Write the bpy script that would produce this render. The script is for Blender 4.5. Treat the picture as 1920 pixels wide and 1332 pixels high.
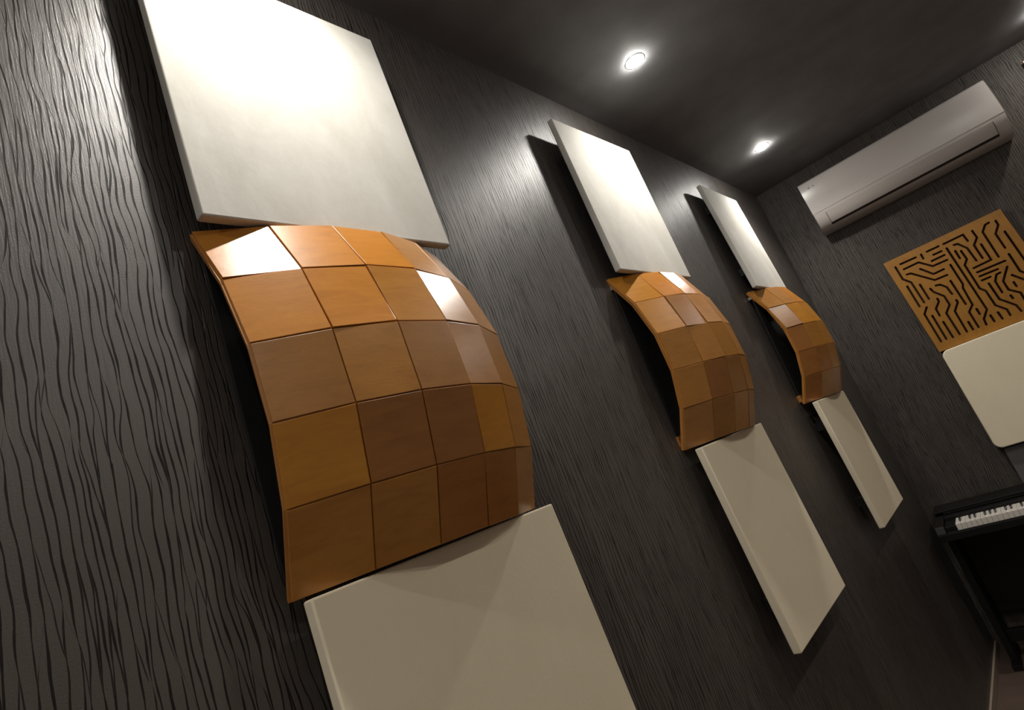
import bpy, bmesh, math, random
from mathutils import Vector, Matrix
random.seed(7)
for o in list(bpy.data.objects): bpy.data.objects.remove(o)
scene = bpy.context.scene
COL = scene.collection

# ------------------------------------------------------------------ units
# the room was surveyed in "panel units" (x off the panel wall, y along it, z from lens height)
S = 0.886
FZ = 1.83
def W(x, y, z): return Vector((x*S, y*S, (z+FZ)*S))

# ------------------------------------------------------------------ camera
cam = bpy.data.cameras.new('camera'); camo = bpy.data.objects.new('camera', cam); COL.objects.link(camo)
R = Matrix(((0.6769996579630501, 0.6480650114673786, -0.348831197041921),
            (-0.4246646867210697, -0.043140695653712265, -0.9043222789639817),
            (-0.6011084485931044, 0.7603621645573245, 0.24600408886782954)))
right, down, fwd = R[0], R[1], R[2]
m = Matrix((right, -down, -fwd)).transposed().to_4x4()
m.translation = W(0.96419, 0.01613, -0.01374)
camo.matrix_world = m
cam.sensor_fit = 'HORIZONTAL'; cam.sensor_width = 36.0
cam.lens = 36.0*1115.25/1920.0
cam.clip_start = 0.02; cam.clip_end = 50
scene.camera = camo

# ------------------------------------------------------------------ light and exposure
scene.view_settings.view_transform = 'Standard'; scene.view_settings.look = 'None'
scene.view_settings.gamma = 1.0; scene.view_settings.use_curve_mapping = False
scene.view_settings.exposure = 0.3
wd = bpy.data.worlds.new('world'); scene.world = wd; wd.use_nodes = True
wd.node_tree.nodes['Background'].inputs[0].default_value = (0.5, 0.45, 0.4, 1)
wd.node_tree.nodes['Background'].inputs[1].default_value = 0.0
H = 1.5585                       # ceiling
LX = 0.3275                      # lamp row beside the panel wall
ROW = [(LX, 0.6832+1.6506*k) for k in (-1, 0, 1, 2)]
ROW2 = [(1.80, 4.60-1.6506*k) for k in (3, 2, 1, 0)]
LAMP_W = 60.0                    # watts of each spot by the panels
LAMP2_W = 24.0
LAMP_COL = (1.0, 0.945, 0.87)
def spot(name, x, y, watts, col, size=136, blend=1.0):
    l = bpy.data.lights.new(name, 'SPOT'); l.energy = watts; l.color = col
    l.spot_size = math.radians(size); l.spot_blend = blend; l.shadow_soft_size = 0.018
    o = bpy.data.objects.new(name, l); o.location = W(x, y, H) + Vector((0, 0, -0.012)); COL.objects.link(o)
    return o
for x, y in ROW: spot('downlight_beam', x, y, LAMP_W, LAMP_COL)
for x, y in ROW2: spot('downlight_beam', x, y, LAMP2_W if y < 4 else 0.36*LAMP2_W, (1.0, 0.80, 0.60))

# ------------------------------------------------------------------ materials
class NT:
    def __init__(s, name, rough=0.6, spec=0.5, metal=0.0):
        s.m = bpy.data.materials.new(name); s.m.use_nodes = True
        s.t = s.m.node_tree; s.b = s.t.nodes['Principled BSDF']
        s.b.inputs['Roughness'].default_value = rough
        s.b.inputs['Specular IOR Level'].default_value = spec
        s.b.inputs['Metallic'].default_value = metal
    def n(s, typ, **kw):
        x = s.t.nodes.new(typ)
        for k, v in kw.items():
            if k in x.inputs.keys() if hasattr(x.inputs, 'keys') else False: x.inputs[k].default_value = v
            else: setattr(x, k, v)
        return x
    def l(s, a, b): s.t.links.new(a, b)
    def coord(s, scale=(1, 1, 1), out='Object'):
        c = s.n('ShaderNodeTexCoord'); mp = s.n('ShaderNodeMapping'); mp.inputs['Scale'].default_value = scale
        s.l(c.outputs[out], mp.inputs[0]); return mp.outputs[0]
    def noise(s, vec, scale, detail=4, rough=0.5, dist=0.0):
        x = s.n('ShaderNodeTexNoise'); x.inputs['Scale'].default_value = scale
        x.inputs['Detail'].default_value = detail; x.inputs['Roughness'].default_value = rough
        x.inputs['Distortion'].default_value = dist
        s.l(vec, x.inputs['Vector']); return x.outputs['Fac']
    def ramp(s, fac, pts):
        r = s.n('ShaderNodeValToRGB'); e = r.color_ramp.elements
        while len(e) < len(pts): e.new(0.5)
        for k, (p, c) in enumerate(pts):
            e[k].position = p; e[k].color = (*c, 1) if len(c) == 3 else c
        s.l(fac, r.inputs[0]); return r.outputs[0]
    def math(s, op, a, b=None, c=None):
        x = s.n('ShaderNodeMath'); x.operation = op
        for k, v in enumerate((a, b, c)):
            if v is None: continue
            if isinstance(v, (int, float)): x.inputs[k].default_value = v
            else: s.l(v, x.inputs[k])
        return x.outputs[0]
    def mix(s, fac, a, b, mode='MIX'):
        x = s.n('ShaderNodeMix'); x.data_type = 'RGBA'; x.blend_type = mode
        for k, v in ((0, fac), (6, a), (7, b)):
            if isinstance(v, (int, float)): x.inputs[k].default_value = v
            elif isinstance(v, tuple): x.inputs[k].default_value = (*v, 1)
            else: s.l(v, x.inputs[k])
        return x.outputs[2]
    def bump(s, h, strength, dist, prev=None):
        x = s.n('ShaderNodeBump'); x.inputs['Strength'].default_value = strength; x.inputs['Distance'].default_value = dist
        s.l(h, x.inputs['Height'])
        if prev is not None: s.l(prev, x.inputs['Normal'])
        return x.outputs[0]
    def color(s, c):
        if isinstance(c, tuple): s.b.inputs['Base Color'].default_value = (*c, 1)
        else: s.l(c, s.b.inputs['Base Color'])
        return s
    def normal(s, n): s.l(n, s.b.inputs['Normal']); return s

def wallpaper(name, rough, sheen):
    m = NT(name, rough=0.42, spec=0.5)
    c = m.n('ShaderNodeTexCoord'); sx = m.n('ShaderNodeSeparateXYZ'); m.l(c.outputs['Object'], sx.inputs[0])
    u = m.math('ADD', sx.outputs[0], sx.outputs[1]); z = sx.outputs[2]
    def plane(uu, a, b):
        q = m.n('ShaderNodeCombineXYZ'); m.l(m.math('MULTIPLY', uu, a), q.inputs[0]); m.l(m.math('MULTIPLY', z, b), q.inputs[1]); return q.outputs[0]
    def field(uu):
        # slow sideways wander of the strands, then long narrow cells whose borders fork and join
        w1 = m.noise(plane(uu, 9.0, 4.5), 1.0, 2); w2 = m.noise(plane(uu, 45.0, 13.0), 1.0, 1)
        du = m.math('ADD', m.math('MULTIPLY', m.math('SUBTRACT', w1, 0.5), 0.034), m.math('MULTIPLY', m.math('SUBTRACT', w2, 0.5), 0.0055))
        sh = m.math('MULTIPLY', m.noise(plane(uu, 58.0, 1.3), 1.0, 0), 0.9)
        c2 = m.n('ShaderNodeCombineXYZ'); m.l(m.math('MULTIPLY', m.math('ADD', uu, du), 88.0), c2.inputs[0]); m.l(m.math('ADD', m.math('MULTIPLY', z, 4.0), sh), c2.inputs[1])
        v = m.n('ShaderNodeTexVoronoi'); v.voronoi_dimensions = '2D'; v.feature = 'DISTANCE_TO_EDGE'
        v.inputs['Scale'].default_value = 1.0; v.inputs['Randomness'].default_value = 0.85
        m.l(c2.outputs[0], v.inputs['Vector']); return v.outputs[0]
    EPS = 0.00025
    f0 = field(u); f1 = field(m.math('ADD', u, EPS))
    grad = m.math('MAXIMUM', m.math('DIVIDE', m.math('ABSOLUTE', m.math('SUBTRACT', f1, f0)), EPS), 9.0)
    across = m.math('DIVIDE', f0, grad)                    # metres from the nearest groove, measured across
    steep = m.math('DIVIDE', 34.0, grad)                   # borders lying flat are dropped, only steep ones are pressed in
    across = m.math('MULTIPLY', across, m.math('ADD', 1.0, m.math('MULTIPLY', steep, m.math('MULTIPLY', steep, steep))))
    width = m.math('ADD', 0.0003, m.math('MULTIPLY', m.math('POWER', m.noise(plane(u, 40.0, 16.0), 1.0, 2), 2.0), 0.0026))
    g = m.n('ShaderNodeMapRange'); g.interpolation_type = 'SMOOTHSTEP'
    m.l(across, g.inputs[0]); m.l(m.math('MULTIPLY', width, 0.8), g.inputs[1]); m.l(m.math('MULTIPLY', width, 1.35), g.inputs[2])
    flat = g.outputs[0]                                   # 0 in a groove, 1 on the paper
    fine = m.noise(m.coord((1, 1, 1)), 420, 3, 0.6)
    tone = m.ramp(m.noise(m.coord((1, 1, 1)), 3.0, 3), [(0.3, PAPER_A), (0.7, PAPER_B)])
    m.color(m.mix(flat, PAPER_G, tone))
    nb = m.bump(fine, 0.5, 0.0006)
    nb = m.bump(m.noise(plane(u, 330.0, 14.0), 1.0, 2), 0.6, 0.0007, nb)
    nb = m.bump(flat, 1.0, 0.0010, nb)
    m.normal(nb)
    m.l(m.math('ADD', rough, m.math('MULTIPLY', fine, 0.2)), m.b.inputs['Roughness'])
    m.l(m.math('ADD', 0.15, m.math('MULTIPLY', flat, sheen)), m.b.inputs['Specular IOR Level'])
    return m.m
PAPER_A = (0.066, 0.056, 0.049); PAPER_B = (0.080, 0.069, 0.061); PAPER_G = (0.016, 0.013, 0.013)

def suede(name, base, dark, smear):
    m = NT(name, rough=0.85, spec=0.25)
    co = m.coord((1, 1, 1))
    a = m.noise(m.coord((1.0, 2.2, 1.4)), 2.6, 6, 0.62, 0.8)
    b = m.noise(co, 26, 5, 0.7)
    f = m.math('ADD', m.math('MULTIPLY', a, 0.75), m.math('MULTIPLY', b, 0.25))
    m.color(m.ramp(f, [(0.5-smear, dark), (0.5+smear*0.6, base)]))
    nb = m.bump(m.noise(co, 500, 3, 0.6), 0.25, 0.0006)
    nb = m.bump(m.noise(co, 38, 4, 0.7, 0.8), 0.12, 0.003, nb)
    m.normal(nb); return m.m

def varnished(name, rough=0.30, scale=(1, 1, 1)):
    m = NT(name, rough=rough, spec=0.55)
    oi = m.n('ShaderNodeObjectInfo')
    c = m.n('ShaderNodeTexCoord')
    add = m.n('ShaderNodeVectorMath'); add.operation = 'ADD'
    m.l(c.outputs['Object'], add.inputs[0])
    cb = m.n('ShaderNodeCombineXYZ')
    for k in range(3): m.l(m.math('MULTIPLY', oi.outputs['Random'], 17.0+9*k), cb.inputs[k])
    m.l(cb.outputs[0], add.inputs[1])
    mp = m.n('ShaderNodeMapping'); mp.inputs['Scale'].default_value = scale; m.l(add.outputs[0], mp.inputs[0])
    g = m.noise(mp.outputs[0], 9.0, 6, 0.62, 0.9)
    cloud = m.noise(add.outputs[0], 8.0, 3, 0.5)
    f = m.math('ADD', m.math('MULTIPLY', g, 0.6), m.math('MULTIPLY', cloud, 0.4))
    grain = m.ramp(f, [(0.30, (0.80, 0.74, 0.66)), (0.5, (1, 1, 1)), (0.72, (1.14, 1.16, 1.12))])
    m.color(m.mix(1.0, oi.outputs['Color'], grain, 'MULTIPLY'))
    nb = m.bump(m.noise(mp.outputs[0], 40, 5, 0.7), 0.10, 0.0015)
    nb = m.bump(m.noise(add.outputs[0], 18, 3, 0.6), 0.08, 0.004, nb)
    m.normal(nb)
    m.b.inputs['Coat Weight'].default_value = 0.25; m.b.inputs['Coat Roughness'].default_value = 0.22
    return m.m

def plain(name, col, rough=0.5, spec=0.5, bscale=0, bstr=0.1, var=0.12, metal=0.0):
    m = NT(name, rough=rough, spec=spec, metal=metal)
    co = m.coord()
    n = m.noise(co, 6.0, 4)
    d = tuple(v*(1-var) for v in col); e = tuple(min(1, v*(1+var)) for v in col)
    m.color(m.ramp(n, [(0.3, d), (0.7, e)]))
    if bscale: m.normal(m.bump(m.noise(co, bscale, 3), bstr, 0.001))
    return m.m

def glow(name, col, s):
    m = NT(name, rough=0.4); m.color((0.8, 0.8, 0.8))
    m.b.inputs['Emission Color'].default_value = (*col, 1); m.b.inputs['Emission Strength'].default_value = s
    return m.m

M = {}
M['paper'] = wallpaper('satin_grooved_wallpaper', 0.34, 0.75)
M['paper2'] = wallpaper('matt_grooved_wallpaper', 0.52, 0.12)
M['plaster'] = plain('pale_plaster', (0.34, 0.32, 0.30), 0.8, 0.2, 200, 0.2)
M['ceiling'] = plain('matt_grey_ceiling_paint', (0.190, 0.190, 0.196), 0.75, 0.3, 300, 0.2)
M['floor'] = plain('brown_floor', (0.085, 0.058, 0.046), 0.5, 0.5, 120, 0.2)
M['suede'] = suede('white_mottled_cover', (0.66, 0.64, 0.595), (0.54, 0.52, 0.465), 0.20)
M['cloth'] = suede('cream_cloth_cover', (0.88, 0.79, 0.61), (0.82, 0.73, 0.55), 0.3)
M['tile'] = varnished('varnished_wood_tile', 0.30, (1.0, 1.2, 6.0))
M['ply'] = varnished('plywood_shell_edge', 0.40, (1.0, 6.0, 1.2))
M['board'] = varnished('orange_wood_board', 0.45, (1.0, 6.0, 1.0))
M['black'] = plain('black_backing_board', (0.012, 0.012, 0.013), 0.6, 0.3, 200, 0.2)
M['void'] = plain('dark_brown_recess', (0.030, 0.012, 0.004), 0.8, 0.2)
M['plastic'] = plain('white_appliance_plastic', (0.50, 0.46, 0.44), 0.28, 0.5, 0, 0, 0.02)
M['slot'] = plain('dark_air_outlet', (0.03, 0.022, 0.018), 0.6, 0.3)
M['mark'] = plain('grey_printed_mark', (0.16, 0.15, 0.15), 0.5, 0.4)
M['piano'] = plain('black_satin_case', (0.006, 0.005, 0.0045), 0.5, 0.3, 60, 0.1)
M['ivory'] = plain('white_key_plastic', (0.74, 0.70, 0.64), 0.25, 0.5, 0, 0, 0.03)
M['ebony'] = plain('black_key_plastic', (0.012, 0.012, 0.014), 0.22, 0.5)
M['gray'] = plain('grey_felt_panel', (0.13, 0.125, 0.125), 0.9, 0.2, 250, 0.4)
M['trim'] = plain('beige_skirting', (0.26, 0.21, 0.165), 0.5, 0.4)
M['metal'] = plain('white_lamp_trim', (0.85, 0.85, 0.83), 0.5, 0.5, 0, 0, 0.03)
M['bracket'] = plain('zinc_bracket', (0.35, 0.33, 0.30), 0.4, 0.5, 0, 0, 0.1, 0.6)
M['lens'] = glow('lamp_lens_glow', (1.0, 0.97, 0.90), 330.0)

# ------------------------------------------------------------------ helpers
def tag(o, label=None, cat=None, group=None, kind=None):
    for k, v in (('label', label), ('category', cat), ('group', group), ('kind', kind)):
        if v: o[k] = v
    return o
def thing(name, label, cat, loc, rot=None, group=None):
    o = bpy.data.objects.new(name, None); COL.objects.link(o); o.empty_display_size = 0.05
    o.location = loc
    if rot is not None: o.rotation_euler = rot
    return tag(o, label, cat, group)
def mesh(name, verts, faces, mat, parent=None, smooth=False, bevel=0.0, seg=2, col=None, angle=30):
    bm = bmesh.new(); vs = [bm.verts.new(v) for v in verts]
    for f in faces:
        try: bm.faces.new([vs[i] for i in f])
        except ValueError: pass
    bmesh.ops.recalc_face_normals(bm, faces=bm.faces)
    if bevel > 0:
        bmesh.ops.bevel(bm, geom=list(bm.edges), offset=bevel, segments=seg, affect='EDGES', profile=0.5, clamp_overlap=True)
    return link(name, bm, mat, parent, smooth, col)
def link(name, bm, mat, parent=None, smooth=False, col=None):
    me = bpy.data.meshes.new(name); bm.to_mesh(me); bm.free()
    if smooth: me.polygons.foreach_set('use_smooth', [True]*len(me.polygons))
    me.materials.append(M[mat] if isinstance(mat, str) else mat)
    o = bpy.data.objects.new(name, me); COL.objects.link(o)
    if parent: o.parent = parent
    o.color = (*(col or (1, 1, 1)), 1)
    return o
BF = [(0, 1, 3, 2), (4, 6, 7, 5), (0, 4, 5, 1), (2, 3, 7, 6), (0, 2, 6, 4), (1, 5, 7, 3)]
def boxv(x0, x1, y0, y1, z0, z1):
    return [(x, y, z) for x in (x0, x1) for y in (y0, y1) for z in (z0, z1)]
def box(name, x0, x1, y0, y1, z0, z1, mat, parent=None, bevel=0.0, seg=2, col=None):
    return mesh(name, boxv(x0, x1, y0, y1, z0, z1), BF, mat, parent, False, bevel, seg, col)
def hexa(name, v8, mat, parent=None, bevel=0.0, seg=2, col=None):
    return mesh(name, v8, BF, mat, parent, False, bevel, seg, col)
def plate(name, outline, holes, t, mat, parent=None, col=None):
    """flat plate in local x (depth, front at 0, back at -t), outline and holes given as (y,z); cut through"""
    cu = bpy.data.curves.new(name, 'CURVE'); cu.dimensions = '2D'; cu.fill_mode = 'BOTH'; cu.extrude = t/2
    for poly in [outline]+holes:
        sp = cu.splines.new('POLY'); sp.points.add(len(poly)-1); sp.use_cyclic_u = True
        for k, (a, b) in enumerate(poly): sp.points[k].co = (a, b, 0, 1)
    tmp = bpy.data.objects.new(name+'_curve', cu); COL.objects.link(tmp)
    dg = bpy.context.evaluated_depsgraph_get()
    me = bpy.data.meshes.new_from_object(tmp.evaluated_get(dg))
    bpy.data.objects.remove(tmp); bpy.data.curves.remove(cu)
    for v in me.vertices: v.co = (v.co.z - t/2, v.co.x, v.co.y)
    me.materials.clear(); me.materials.append(M[mat])
    o = bpy.data.objects.new(name, me); COL.objects.link(o)
    if parent: o.parent = parent
    o.color = (*(col or (1, 1, 1)), 1)
    return o
def rodr(rx, ry, rz):
    v = Vector((rx, ry, rz)); a = v.length
    return Matrix.Rotation(a, 3, v.normalized()) if a > 1e-9 else Matrix.Identity(3)

# ------------------------------------------------------------------ the room
YB, YAW = 4.7702, 0.1145
XR, Y0 = 2.55, -1.7
def yb(x): return YB + x*math.tan(YAW)
def struct(o): return tag(o, kind='structure')
TH = 0.12
struct(hexa('wall_left', [W(x, y, z) for x in (-TH, 0) for y in (Y0-TH, YB+TH) for z in (-FZ, H)], 'paper'))
struct(hexa('wall_back', [W(x, yb(x)+d, z) for x in (0, XR) for d in (0, TH) for z in (-FZ, H)], 'paper2'))
struct(hexa('wall_right', [W(x, y, z) for x in (XR, XR+TH) for y in (Y0-TH, yb(XR)+TH) for z in (-FZ, H)], 'plaster'))
struct(hexa('wall_front', [W(x, y, z) for x in (0, XR) for y in (Y0-TH, Y0) for z in (-FZ, H)], 'plaster'))
struct(hexa('floor', [W(x, y, z) for x in (-TH, XR+TH) for y in (Y0-TH, yb(XR)+TH) for z in (-FZ-TH, -FZ)], 'floor'))
struct(hexa('ceiling', [W(x, y, z) for x in (-TH, XR+TH) for y in (Y0-TH, yb(XR)+TH) for z in (H, H+TH)], 'ceiling'))
struct(hexa('baseboard_left', [W(x, y, z) for x in (0, 0.012) for y in (Y0, YB) for z in (-FZ, -FZ+0.045)], 'trim', bevel=0.002))

# ------------------------------------------------------------------ white and cream panels on the panel wall
def wall_panel(name, label, group, q, w, h, t, cover, rad=0.004):
    cx, cy, cz, rx, ry, rz, dw = q
    w = w+dw
    o = thing(name, label, 'acoustic panel', W(cx, cy, cz), rodr(rx, ry, rz).to_euler(), group)
    bm = bmesh.new()
    a, b, tt = w*S/2, h*S/2, t*S
    vs = [bm.verts.new(v) for v in boxv(-tt, 0, -a, a, -b, b)]
    for f in BF: bm.faces.new([vs[i] for i in f])
    bmesh.ops.recalc_face_normals(bm, faces=bm.faces)
    bmesh.ops.bevel(bm, geom=list(bm.edges), offset=rad, segments=3, affect='EDGES', profile=0.5)
    link('covered_face', bm, cover, o, True)
    for poly in o.children[0].data.polygons: poly.use_smooth = poly.area < 0.01
    # frame pieces behind the cover hold it off the wall
    for sy in (-1, 1):
        for sz in (-1, 1):
            y, z = sy*a*0.62, sz*b*0.62
            box('standoff_block', -cx*S+0.002, -tt-0.0002, y-0.02, y+0.02, z-0.02, z+0.02, 'black', o, 0.001)
    return o
TOP = [[0.0697, 0.7679, 0.9969, 0.0057, -0.0076, -0.0057, 0.0036],
       [0.0764, 2.2052, 0.9931, 0.0036, -0.0026, -0.0083, 0.0011],
       [0.0707, 3.6317, 0.9935, 0.0071, -0.0331, 0.0075, -0.0055]]
BOT = [[0.0899, 0.7799, -0.354, 0.0042, -0.0354, 0.0012, -0.0002],
       [0.0851, 2.2092, -0.3576, 0.0046, -0.0281, -0.003, -0.0033],
       [0.0947, 3.6441, -0.3564, 0.0011, -0.0177, 0.0004, 0.0002]]
where = ['nearest', 'middle', 'farthest']
col3 = ['nearest', 'middle', 'farthest']
for k in range(3):
    wall_panel('acoustic_panel', 'white mottled wall panel above the %s of the three curved wood diffusers' % col3[k],
               'white panels near the ceiling', TOP[k], 0.6, 0.6754, 0.0241, 'suede')
for k in range(3):
    wall_panel('acoustic_panel', 'plain cream wall panel below the %s of the three curved wood diffusers' % col3[k],
               'cream panels low on the wall', BOT[k], 0.602, 0.6711, 0.0273, 'cloth', 0.0035)

# ------------------------------------------------------------------ curved wooden diffusers, five by five tiles each
DY = [-0.2943, -0.172, -0.0506, 0.0708, 0.185, 0.2943]
DZ = [0.6545, 0.5232, 0.3847, 0.2459, 0.1138, -0.0160]
DA = [0.0, 0.0524, 0.0793, 0.0818, 0.0578, 0.0084]
DB = [0.0172, 0.0803, 0.114, 0.1171, 0.0907, 0.0345]
ZC = 0.33
def gp(i, j): return Vector(((DA[j]+DB[i])*S, DY[j]*S, (DZ[i]-ZC)*S))
TONE = {'o': (0.52, 0.205, 0.030), 'y': (0.52, 0.215, 0.022), 'b': (0.37, 0.165, 0.042), 'r': (0.33, 0.125, 0.024), 'm': (0.43, 0.185, 0.034)}
def diffuser(label, pos, rot, tones, tilts, inset=0.022):
    o = thing('curved_tile_diffuser', label, 'diffuser', W(pos[0], pos[1], pos[2]+ZC), rodr(*rot).to_euler(), 'curved wood diffusers on the wall')
    # normals of the grid
    def nrm(i, j):
        i0, i1, j0, j1 = max(i-1, 0), min(i+1, 5), max(j-1, 0), min(j+1, 5)
        return (gp(i, j1)-gp(i, j0)).cross(gp(i0, j)-gp(i1, j)).normalized()
    # bent plywood shell that carries the tiles
    bm = bmesh.new(); fr, bk = {}, {}
    for i in range(6):
        for j in range(6):
            n = nrm(i, j); p = gp(i, j)
            e = Vector((0, (-0.0035 if j == 0 else 0.0035 if j == 5 else 0), (0.0004 if i == 0 else -0.0004 if i == 5 else 0)))
            fr[i, j] = bm.verts.new(p+e-n*0.0045); bk[i, j] = bm.verts.new(p+e-n*0.0165)
    for i in range(5):
        for j in range(5):
            bm.faces.new((fr[i, j], fr[i+1, j], fr[i+1, j+1], fr[i, j+1]))
            bm.faces.new((bk[i, j], bk[i, j+1], bk[i+1, j+1], bk[i+1, j]))
    for k in range(5):
        bm.faces.new((fr[0, k], fr[0, k+1], bk[0, k+1], bk[0, k])); bm.faces.new((fr[5, k+1], fr[5, k], bk[5, k], bk[5, k+1]))
        bm.faces.new((fr[k+1, 0], fr[k, 0], bk[k, 0], bk[k+1, 0])); bm.faces.new((fr[k, 5], fr[k+1, 5], bk[k+1, 5], bk[k, 5]))
    bmesh.ops.recalc_face_normals(bm, faces=bm.faces)
    link('plywood_shell', bm, 'ply', o, False, (0.50, 0.21, 0.045))
    # tiles
    for i in range(5):
        for j in range(5):
            q = [gp(i, j), gp(i, j+1), gp(i+1, j+1), gp(i+1, j)]
            c = (q[0]+q[1]+q[2]+q[3])/4
            n = (q[1]-q[0]).cross(q[0]-q[3]).normalized()
            if n.x < 0: n = -n
            gapw = 0.0011
            pts = []
            for a in range(4):
                d1 = (q[(a+1) % 4]-q[a]).normalized(); d2 = (q[(a-1) % 4]-q[a]).normalized()
                pts.append(q[a]+(d1+d2)*gapw)
            ty, tz = tilts.get((i, j), (random.gauss(0, 0.012), random.gauss(0, 0.012)))
            rot_ = Matrix.Rotation(ty, 3, Vector((0, 1, 0))) @ Matrix.Rotation(tz, 3, Vector((0, 0, 1)))
            top = [rot_ @ (p-c) for p in pts]; bot = [v-n*0.0043 for v in [p-c for p in pts]]
            order = [0, 3, 1, 2]   # lay out as boxv: (back/front) x (left/right) x (low/high)
            v8 = [bot[3], bot[0], bot[2], bot[1], top[3], top[0], top[2], top[1]]
            t = hexa('tile', v8, 'tile', o, 0.0009, 2, TONE[tones[i][j]])
            t.location = c
    # flat black board standing on the wall behind the shell
    zt, zb = (DZ[0]-ZC)*S, (DZ[5]-ZC)*S
    box('backing_board', 0.014, 0.019, DY[0]*S+0.006, DY[5]*S-0.006, zb+0.004, zt-0.006, 'black', o, 0.0006)
    for s, y in ((1, DY[0]*S+inset), (-1, DY[5]*S-inset)):
        for z, h, x1 in ((zb+0.030, 0.032, 0.022), (zt-0.034, 0.014, 0.021)):
            box('mounting_cleat', 0.0, x1, y-0.012, y+0.012, z-h/2, z+h/2, 'ply' if h > 0.02 else 'bracket', o, 0.001, 2, (0.40, 0.17, 0.045))
    return o
T1 = ['ooomm', 'oombm', 'bmbmm', 'yrrym', 'mmrrb']
T2 = ['yomom', 'ybmmm', 'mmmmr', 'mrbmm', 'bbmbb']
T3 = ['mmomm', 'byymm', 'rmmmm', 'rrbrm', 'rbrrr']
DOMES = [('curved wooden diffuser of glossy tiles, nearest and largest of the three', (0, 0.7631, 0), (0, 0, 0), T1, {(0, 0): (0.010, 0.050), (1, 0): (-0.01, 0.0), (2, 3): (0.0, -0.03)}, 0.034),
         ('curved wooden tile diffuser in the middle column of panels', (-0.0013, 2.2095, -0.0025), (-0.010, 0.0119, -0.0468), T2, {(1, 1): (0.03, 0.055)}, 0.014),
         ('curved wooden tile diffuser in the farthest column, nearest the air conditioner', (0.0108, 3.6606, -0.0025), (-0.009, 0.0147, -0.0443), T3, {(1, 0): (-0.055, 0.0)}, 0.014)]
for d in DOMES: diffuser(*d)

# ------------------------------------------------------------------ ceiling downlights
def lathe(name, prof, mat, parent, seg=40, smooth=True):
    bm = bmesh.new(); rings = []
    for r, z in prof:
        rings.append([bm.verts.new((r*math.cos(2*math.pi*k/seg), r*math.sin(2*math.pi*k/seg), z)) for k in range(seg)] if r > 1e-6 else [bm.verts.new((0, 0, z))])
    for a, b in zip(rings, rings[1:]):
        for k in range(seg):
            k2 = (k+1) % seg
            if len(a) == 1 and len(b) == 1: continue
            if len(b) == 1: bm.faces.new((a[k], a[k2], b[0]))
            elif len(a) == 1: bm.faces.new((a[0], b[k2], b[k]))
            else: bm.faces.new((a[k], a[k2], b[k2], b[k]))
    bmesh.ops.recalc_face_normals(bm, faces=bm.faces)
    return link(name, bm, mat, parent, smooth)
def downlight(x, y, label, group):
    o = thing('recessed_downlight', label, 'ceiling light', W(x, y, H), None, group)
    lathe('trim_ring', [(0.0285, 0.0), (0.0285, -0.0008), (0.031, -0.0016), (0.037, -0.0014), (0.040, -0.0004), (0.040, 0.0)], 'metal', o)
    lathe('lamp_lens', [(0.028, -0.001), (0.0265, -0.006), (0.019, -0.0098), (0.009, -0.0118), (0, -0.0125)], 'lens', o)
    return o
rl = ['lit round ceiling spotlight behind the camera, above bare wallpaper', 'lit round ceiling spotlight above the nearest column of panels', 'lit round ceiling spotlight between the nearest and middle columns, brighter and larger of the two in view',
      'lit round ceiling spotlight near the corner, smaller one closest to the air conditioner']
rl[2] = 'larger lit round ceiling spotlight, above the middle white panel'
for k, (x, y) in enumerate(ROW): downlight(x, y, rl[k], 'spotlights along the panel wall')
rr = ['first', 'second', 'third', 'fourth']
for k, (x, y) in enumerate(ROW2): downlight(x, y, 'lit round ceiling spotlight on the far side of the room, %s from the front' % rr[k], 'spotlights on the other side of the room')


# ------------------------------------------------------------------ back wall: local frame, x = out of the wall, y = along it, z up
def backframe(name, label, cat, u, z, off=0.0, group=None, yaw=None):
    """empty on the back wall; local +x points into the room, +y runs to the right"""
    YW = YAW if yaw is None else yaw
    n = Vector((math.sin(YW), -math.cos(YW), 0)); r = Vector((math.cos(YW), math.sin(YW), 0))
    o = thing(name, label, cat, (0, 0, 0), None, group)
    p = W(u*math.cos(YAW), YB+u*math.sin(YAW), z) + n*off*S
    o.matrix_world = Matrix(((n.x, r.x, 0, p.x), (n.y, r.y, 0, p.y), (0, 0, 1, p.z), (0, 0, 0, 1)))
    return o

# air conditioner
U0, U1 = 0.281, 1.430
ac = backframe('air_conditioner', 'white wall-mounted split air conditioner high on the back wall', 'air conditioner', U0, 1.03)
LEN = (U1-U0)*S
PR = [(0.0, 0.385), (0.150, 0.385), (0.180, 0.380), (0.197, 0.368), (0.204, 0.350), (0.208, 0.300), (0.2095, 0.240), (0.207, 0.180), (0.203, 0.134)]
PR2 = [(0.200, 0.128), (0.196, 0.105), (0.187, 0.080), (0.172, 0.055), (0.152, 0.034), (0.128, 0.018), (0.100, 0.008), (0.050, 0.002), (0.0, 0.0)]
def extrude(name, prof, y0, y1, mat, parent, smooth=True, cap=True):
    bm = bmesh.new()
    a = [bm.verts.new((x*S, y0, z*S)) for x, z in prof]; b = [bm.verts.new((x*S, y1, z*S)) for x, z in prof]
    for k in range(len(prof)):
        k2 = (k+1) % len(prof); bm.faces.new((a[k], a[k2], b[k2], b[k]))
    if cap: bm.faces.new(a); bm.faces.new(list(reversed(b)))
    bmesh.ops.recalc_face_normals(bm, faces=bm.faces)
    o = link(name, bm, mat, parent, False)
    if smooth:
        for p in o.data.polygons: p.use_smooth = len(p.vertices) == 4
        o.data.set_sharp_from_angle(angle=math.radians(25))
    return o
extrude('front_cover', PR+[(0.0, 0.134)], 0.0, LEN, 'plastic', ac)
extrude('lower_casing', [(0.0, 0.1337), (0.2005, 0.1337)]+PR2, 0.0015, LEN-0.0015, 'plastic', ac)
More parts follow.
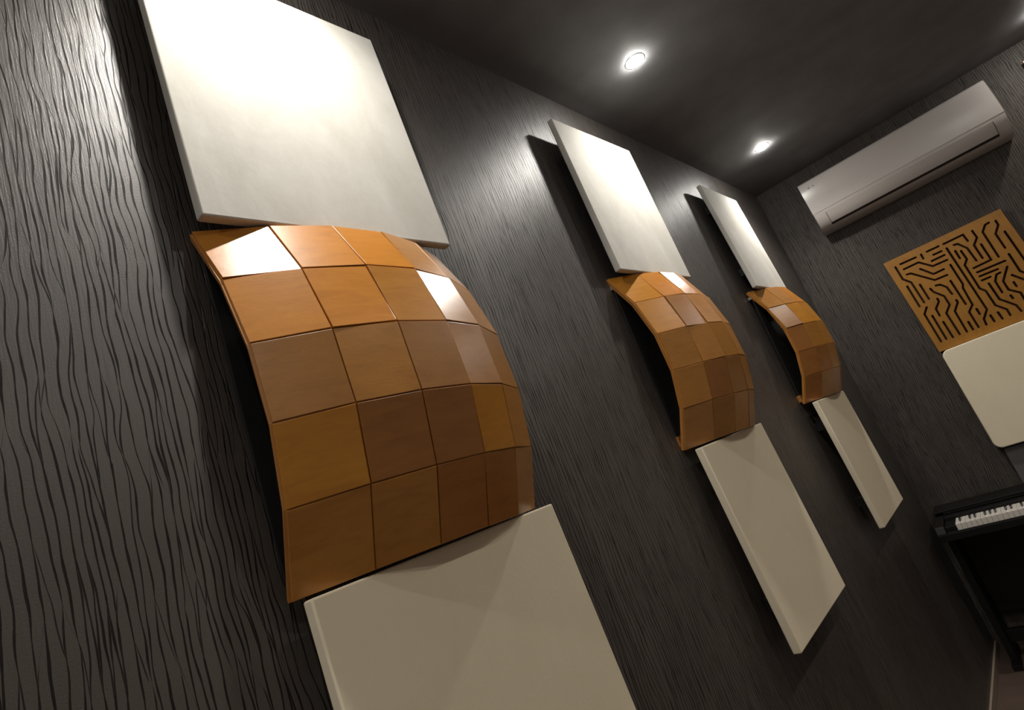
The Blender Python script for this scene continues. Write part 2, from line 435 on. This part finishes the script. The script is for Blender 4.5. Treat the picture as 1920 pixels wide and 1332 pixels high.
# the air outlet: dark slot and the flap lying over it
def offset(prof, d):
    out = []
    for k, (x, z) in enumerate(prof):
        a = prof[max(k-1, 0)]; b = prof[min(k+1, len(prof)-1)]
        tx, tz = b[0]-a[0], b[1]-a[1]; L = math.hypot(tx, tz)
        out.append((x-tz/L*d, z+tx/L*d))
    return out
seg_slot = [(0.1975, 0.113), (0.187, 0.080), (0.172, 0.055), (0.152, 0.034), (0.140, 0.0255)]
so = offset(seg_slot, 0.0016); si = offset(seg_slot, -0.004)
extrude('air_outlet', so+si[::-1], 0.075*S, LEN-0.070*S, 'slot', ac)
seg_flap = [(0.1975, 0.113), (0.187, 0.080), (0.172, 0.055), (0.158, 0.0395)]
fo = offset(seg_flap, 0.006); fi = offset(seg_flap, 0.0012)
extrude('louvre_flap', fo+fi[::-1], 0.078*S, LEN-0.074*S, 'plastic', ac)
for k, (y, w, h) in enumerate(((0.052, 0.006, 0.010), (0.060, 0.003, 0.012), (0.084, 0.004, 0.012), (0.090, 0.004, 0.007))):
    box('printed_mark', 0.2092*S, 0.2100*S, y*S, (y+w)*S, (0.315)*S, (0.315+h)*S, 'mark', ac)

# slotted wooden diffuser
SLOTS = [[(552, 614), (554, 515), (586, 474), (592, 316)], [(582, 615), (682, 613)], [(585, 574), (678, 575), (735, 513), (822, 512)], [(713, 618), (712, 581)], [(745, 616), (820, 616)], [(767, 579), (820, 579)], [(742, 546), (823, 548)], [(666, 533), (716, 464), (781, 466)], [(585, 534), (609, 530), (705, 425), (780, 423)], [(555, 463), (558, 304)], [(622, 440), (625, 325)], [(844, 615), (959, 617), (964, 565)], [(849, 584), (861, 125), (822, 77), (817, 36)], [(888, 582), (910, 577), (941, 528), (948, 428)], [(880, 546), (881, 484)], [(906, 530), (910, 465), (884, 435), (886, 262), (906, 234), (909, 129), (947, 80), (947, 37)], [(1010, 617), (1013, 563), (979, 526), (981, 427)], [(1012, 515), (1014, 399), (912, 394)], [(1106, 617), (1082, 614), (1052, 579), (1053, 394)], [(1137, 612), (1137, 579), (1102, 535), (1104, 429)], [(1146, 527), (1154, 266)], [(1103, 390), (1104, 265), (1126, 233)], [(916, 361), (1073, 358)], [(916, 332), (1019, 329)], [(915, 303), (967, 303)], [(1020, 304), (996, 301), (973, 266), (973, 184)], [(1064, 322), (1007, 247), (1007, 187), (1049, 143), (1049, 76)], [(939, 272), (943, 154), (998, 82), (1005, 36)], [(1058, 264), (1106, 197)], [(1048, 220), (1050, 185)], [(1000, 153), (1003, 126)], [(820, 477), (823, 328), (813, 307), (810, 186), (775, 152), (776, 40)], [(776, 383), (781, 203)], [(692, 390), (717, 384), (741, 352), (747, 295)], [(659, 388), (666, 357), (704, 305), (706, 241), (667, 200), (671, 41)], [(665, 310), (664, 286), (630, 251), (629, 198)], [(592, 286), (560, 247), (563, 42)], [(593, 221), (595, 44)], [(628, 158), (631, 39)], [(749, 255), (750, 236), (712, 190), (711, 40)], [(744, 99), (745, 39)], [(816, 155), (817, 112)], [(860, 86), (862, 37)], [(901, 86), (904, 34)]]
SLOTS += [[(1120, 180), (1122, 40)], [(1150, 215), (1152, 40)], [(1080, 160), (1082, 100)]]
def stroke(pl, hw):
    P = [Vector((a/1000.0, b/1000.0)) for a, b in pl]
    d0 = (P[1]-P[0]).normalized(); d1 = (P[-1]-P[-2]).normalized()
    L, Rr = [], []
    for k, p in enumerate(P):
        if k == 0: n = Vector((-d0.y, d0.x)); s = 1
        elif k == len(P)-1: n = Vector((-d1.y, d1.x)); s = 1
        else:
            a = (P[k]-P[k-1]).normalized(); b = (P[k+1]-P[k]).normalized()
            t = (a+b).normalized(); n = Vector((-t.y, t.x)); s = 1/max(0.5, n.dot(Vector((-a.y, a.x))))
        L.append(p+n*hw*s); Rr.append(p-n*hw*s)
    cap0 = P[0]-d0*hw*0.7; cap1 = P[-1]+d1*hw*0.7
    return [(v.x, v.y) for v in L]+[(cap1.x, cap1.y)]+[(v.x, v.y) for v in reversed(Rr)]+[(cap0.x, cap0.y)]
WU, WZ = 0.501, 0.667
wood = backframe('slotted_wood_diffuser', 'orange wooden square diffuser board cut with maze-like slots, below the air conditioner', 'diffuser', 0, 0, 0.035)
outl = [(0.526, -0.015), (1.212, -0.015), (1.187, 0.666), (0.501, 0.667)]
sc = lambda pts: [(a*S, b*S) for a, b in pts]
plate('slotted_face', sc(outl), [sc(stroke(s, 0.0066)) for s in SLOTS], 0.012, 'board', wood, (0.33, 0.145, 0.012))
inn = [(a+(0.004 if a < 0.8 else -0.004), b+(0.004 if b < 0.3 else -0.004)) for a, b in outl]
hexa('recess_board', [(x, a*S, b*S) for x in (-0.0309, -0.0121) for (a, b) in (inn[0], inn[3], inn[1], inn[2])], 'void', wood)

# white rounded panel under it
def rounded(y0, y1, z0, z1, r, n=8):
    pts = []
    for cx, cz, a0 in ((y1-r, z0+r, -90), (y1-r, z1-r, 0), (y0+r, z1-r, 90), (y0+r, z0+r, 180)):
        for k in range(n+1):
            a = math.radians(a0+90*k/n); pts.append((cx+r*math.cos(a), cz+r*math.sin(a)))
    return pts
def round_panel(name, label, y0, y1, z0, z1, d0, d1, mat, r=0.02, rad=0.006):
    o = backframe(name, label, 'acoustic panel', (y0+y1)/2, (z0+z1)/2, d0)
    bm = bmesh.new()
    w, h = (y1-y0)/2*S, (z1-z0)/2*S
    prof = rounded(-w, w, -h, h, r)
    t = (d1-d0)*S
    steps = [(0.0, 0.0), (t-rad, 0.0)]+[(t-rad+rad*math.sin(a), rad*(1-math.cos(a))) for a in (0.5, 1.0, math.pi/2)]
    rings = []
    for x, inset in steps:
        rr = rounded(-w+inset, w-inset, -h+inset, h-inset, max(r-inset, 0.002))
        rings.append([bm.verts.new((x, a, b)) for a, b in rr])
    for A, B in zip(rings, rings[1:]):
        for k in range(len(A)): bm.faces.new((A[k], A[(k+1) % len(A)], B[(k+1) % len(A)], B[k]))
    bm.faces.new(rings[0]); bm.faces.new(rings[-1])
    bmesh.ops.recalc_face_normals(bm, faces=bm.faces)
    c = link('covered_face', bm, mat, o, True)
    for p in c.data.polygons: p.use_smooth = len(p.vertices) == 4
    return o
wp = round_panel('acoustic_panel', 'cream panel with rounded corners, directly under the slotted orange wood board', 0.527, 1.213, -0.688, -0.018, 0.0, 0.075, 'cloth', 0.038, 0.006)
gpn = round_panel('acoustic_panel', 'dark grey panel on the back wall, under the cream panel and behind the piano', 0.560, 1.190, -1.37, -0.700, 0.0, 0.030, 'gray', 0.008, 0.003)
# corner of a second wooden board, cut by the right edge of the picture
wb2 = backframe('wood_board', 'dark wooden board whose corner just shows at the right edge, beyond the air conditioner', 'wall panel', 1.668, 1.43, 0.0)
box('board_face', 0.012, 0.026, 0.0, 0.40*S, -0.40*S, 0.0, 'board', wb2, 0.0012, 2, (0.20, 0.07, 0.02))
box('mounting_batten', 0.0, 0.012, 0.02, 0.40*S-0.02, -0.40*S+0.02, -0.02, 'black', wb2)

# ------------------------------------------------------------------ piano
PU = 0.066
pn = backframe('digital_piano', 'black upright digital piano standing in the corner against the back wall', 'piano', 0, -FZ, 0.0, None, 0.055)
def zz(z): return (z+FZ)*S
def pbox(name, d0, d1, u0, u1, z0, z1, mat='piano', parent=None, bevel=0.002, col=None):
    return box(name, d0*S, d1*S, u0*S, u1*S, zz(z0), zz(z1), mat, parent or pn, bevel, 2, col)
PW = 1.52
KZ = -0.967        # level of the white keys
pbox('side_panel', 0.05, 0.30, PU+0.008, PU+0.044, -1.80, -1.046)
pbox('side_panel', 0.05, 0.30, PU+PW-0.044, PU+PW-0.008, -1.80, -1.046)
pbox('foot', 0.04, 0.36, PU+0.004, PU+0.050, -FZ, -1.80)
pbox('foot', 0.04, 0.36, PU+PW-0.050, PU+PW-0.004, -FZ, -1.80)
pbox('back_panel', 0.05, 0.068, PU+0.045, PU+PW-0.045, -1.60, -1.046)
pbox('pedal_rail', 0.17, 0.21, PU+0.045, PU+PW-0.045, -1.73, -1.66)
for k in range(3):
    u = PU+PW/2-0.09+0.09*k
    p = pbox('pedal', 0.21, 0.32, u-0.012, u+0.012, -1.745, -1.735, 'bracket', None, 0.001)
pbox('keybed', 0.03, 0.475, PU, PU+PW, -1.045, -1.004)
for u0 in (PU, PU+PW-0.052):
    hexa('cheek_block', [(d*S, u*S, zz(z)) for (d, u, z) in
        [(0.03, u0, -1.003), (0.03, u0, -0.936), (0.03, u0+0.05, -1.003), (0.03, u0+0.05, -0.936),
         (0.47, u0, -1.003), (0.45, u0, -0.962), (0.47, u0+0.05, -1.003), (0.45, u0+0.05, -0.962)]], 'piano', pn, 0.003)
pbox('top_board', 0.02, 0.225, PU+0.002, PU+PW-0.002, -0.934, -0.922)
pbox('front_rail', 0.180, 0.224, PU+0.052, PU+PW-0.054, -0.945, -0.935)
hexa('fallboard', [(d*S, u*S, zz(z)) for (d, u, z) in
    [(0.20, PU+0.052, -1.003), (0.20, PU+0.052, -0.950), (0.20, PU+PW-0.054, -1.003), (0.20, PU+PW-0.054, -0.950),
     (0.298, PU+0.052, -1.003), (0.296, PU+0.052, -0.948), (0.298, PU+PW-0.054, -1.003), (0.296, PU+PW-0.054, -0.948)]], 'piano', pn, 0.002)
pbox('key_end_block', 0.300, 0.455, PU+0.053, PU+0.110, -1.003, -0.970)
pbox('key_end_block', 0.300, 0.455, PU+0.112+52*0.0258+0.002, PU+PW-0.055, -1.003, -0.970)
pbox('key_slip', 0.459, 0.470, PU+0.052, PU+PW-0.053, -1.003, -0.998)
PITCH = 0.0258
KU = PU+0.112
wk = None
for k in range(52):
    if wk is None:
        wk = box('white_key', 0.300*S, 0.456*S, 0.0003, PITCH*S-0.0007, zz(-1.001), zz(KZ+0.003), 'ivory', pn, 0.0009)
        o = wk
    else:
        o = wk.copy(); COL.objects.link(o); o.parent = pn
    o.location = (0, (KU+PITCH*k)*S, 0)
bk_ = None
for k in range(51):
    note = (k+5) % 7           # white key 0 is an A
    if note in (2, 6): continue
    if bk_ is None:
        bk_ = hexa('black_key', [(x, y, z) for (x, y, z) in
            [(0.3001*S, -0.0048, zz(KZ+0.0035)), (0.3001*S, -0.0042, zz(KZ+0.016)), (0.3001*S, 0.0048, zz(KZ+0.0035)), (0.3001*S, 0.0042, zz(KZ+0.016)),
             (0.405*S, -0.0048, zz(KZ+0.0035)), (0.396*S, -0.0042, zz(KZ+0.016)), (0.405*S, 0.0048, zz(KZ+0.0035)), (0.396*S, 0.0042, zz(KZ+0.016))]], 'ebony', pn, 0.0008)
        o = bk_
    else:
        o = bk_.copy(); COL.objects.link(o); o.parent = pn
    o.location = (0, (KU+PITCH*(k+1))*S, 0)
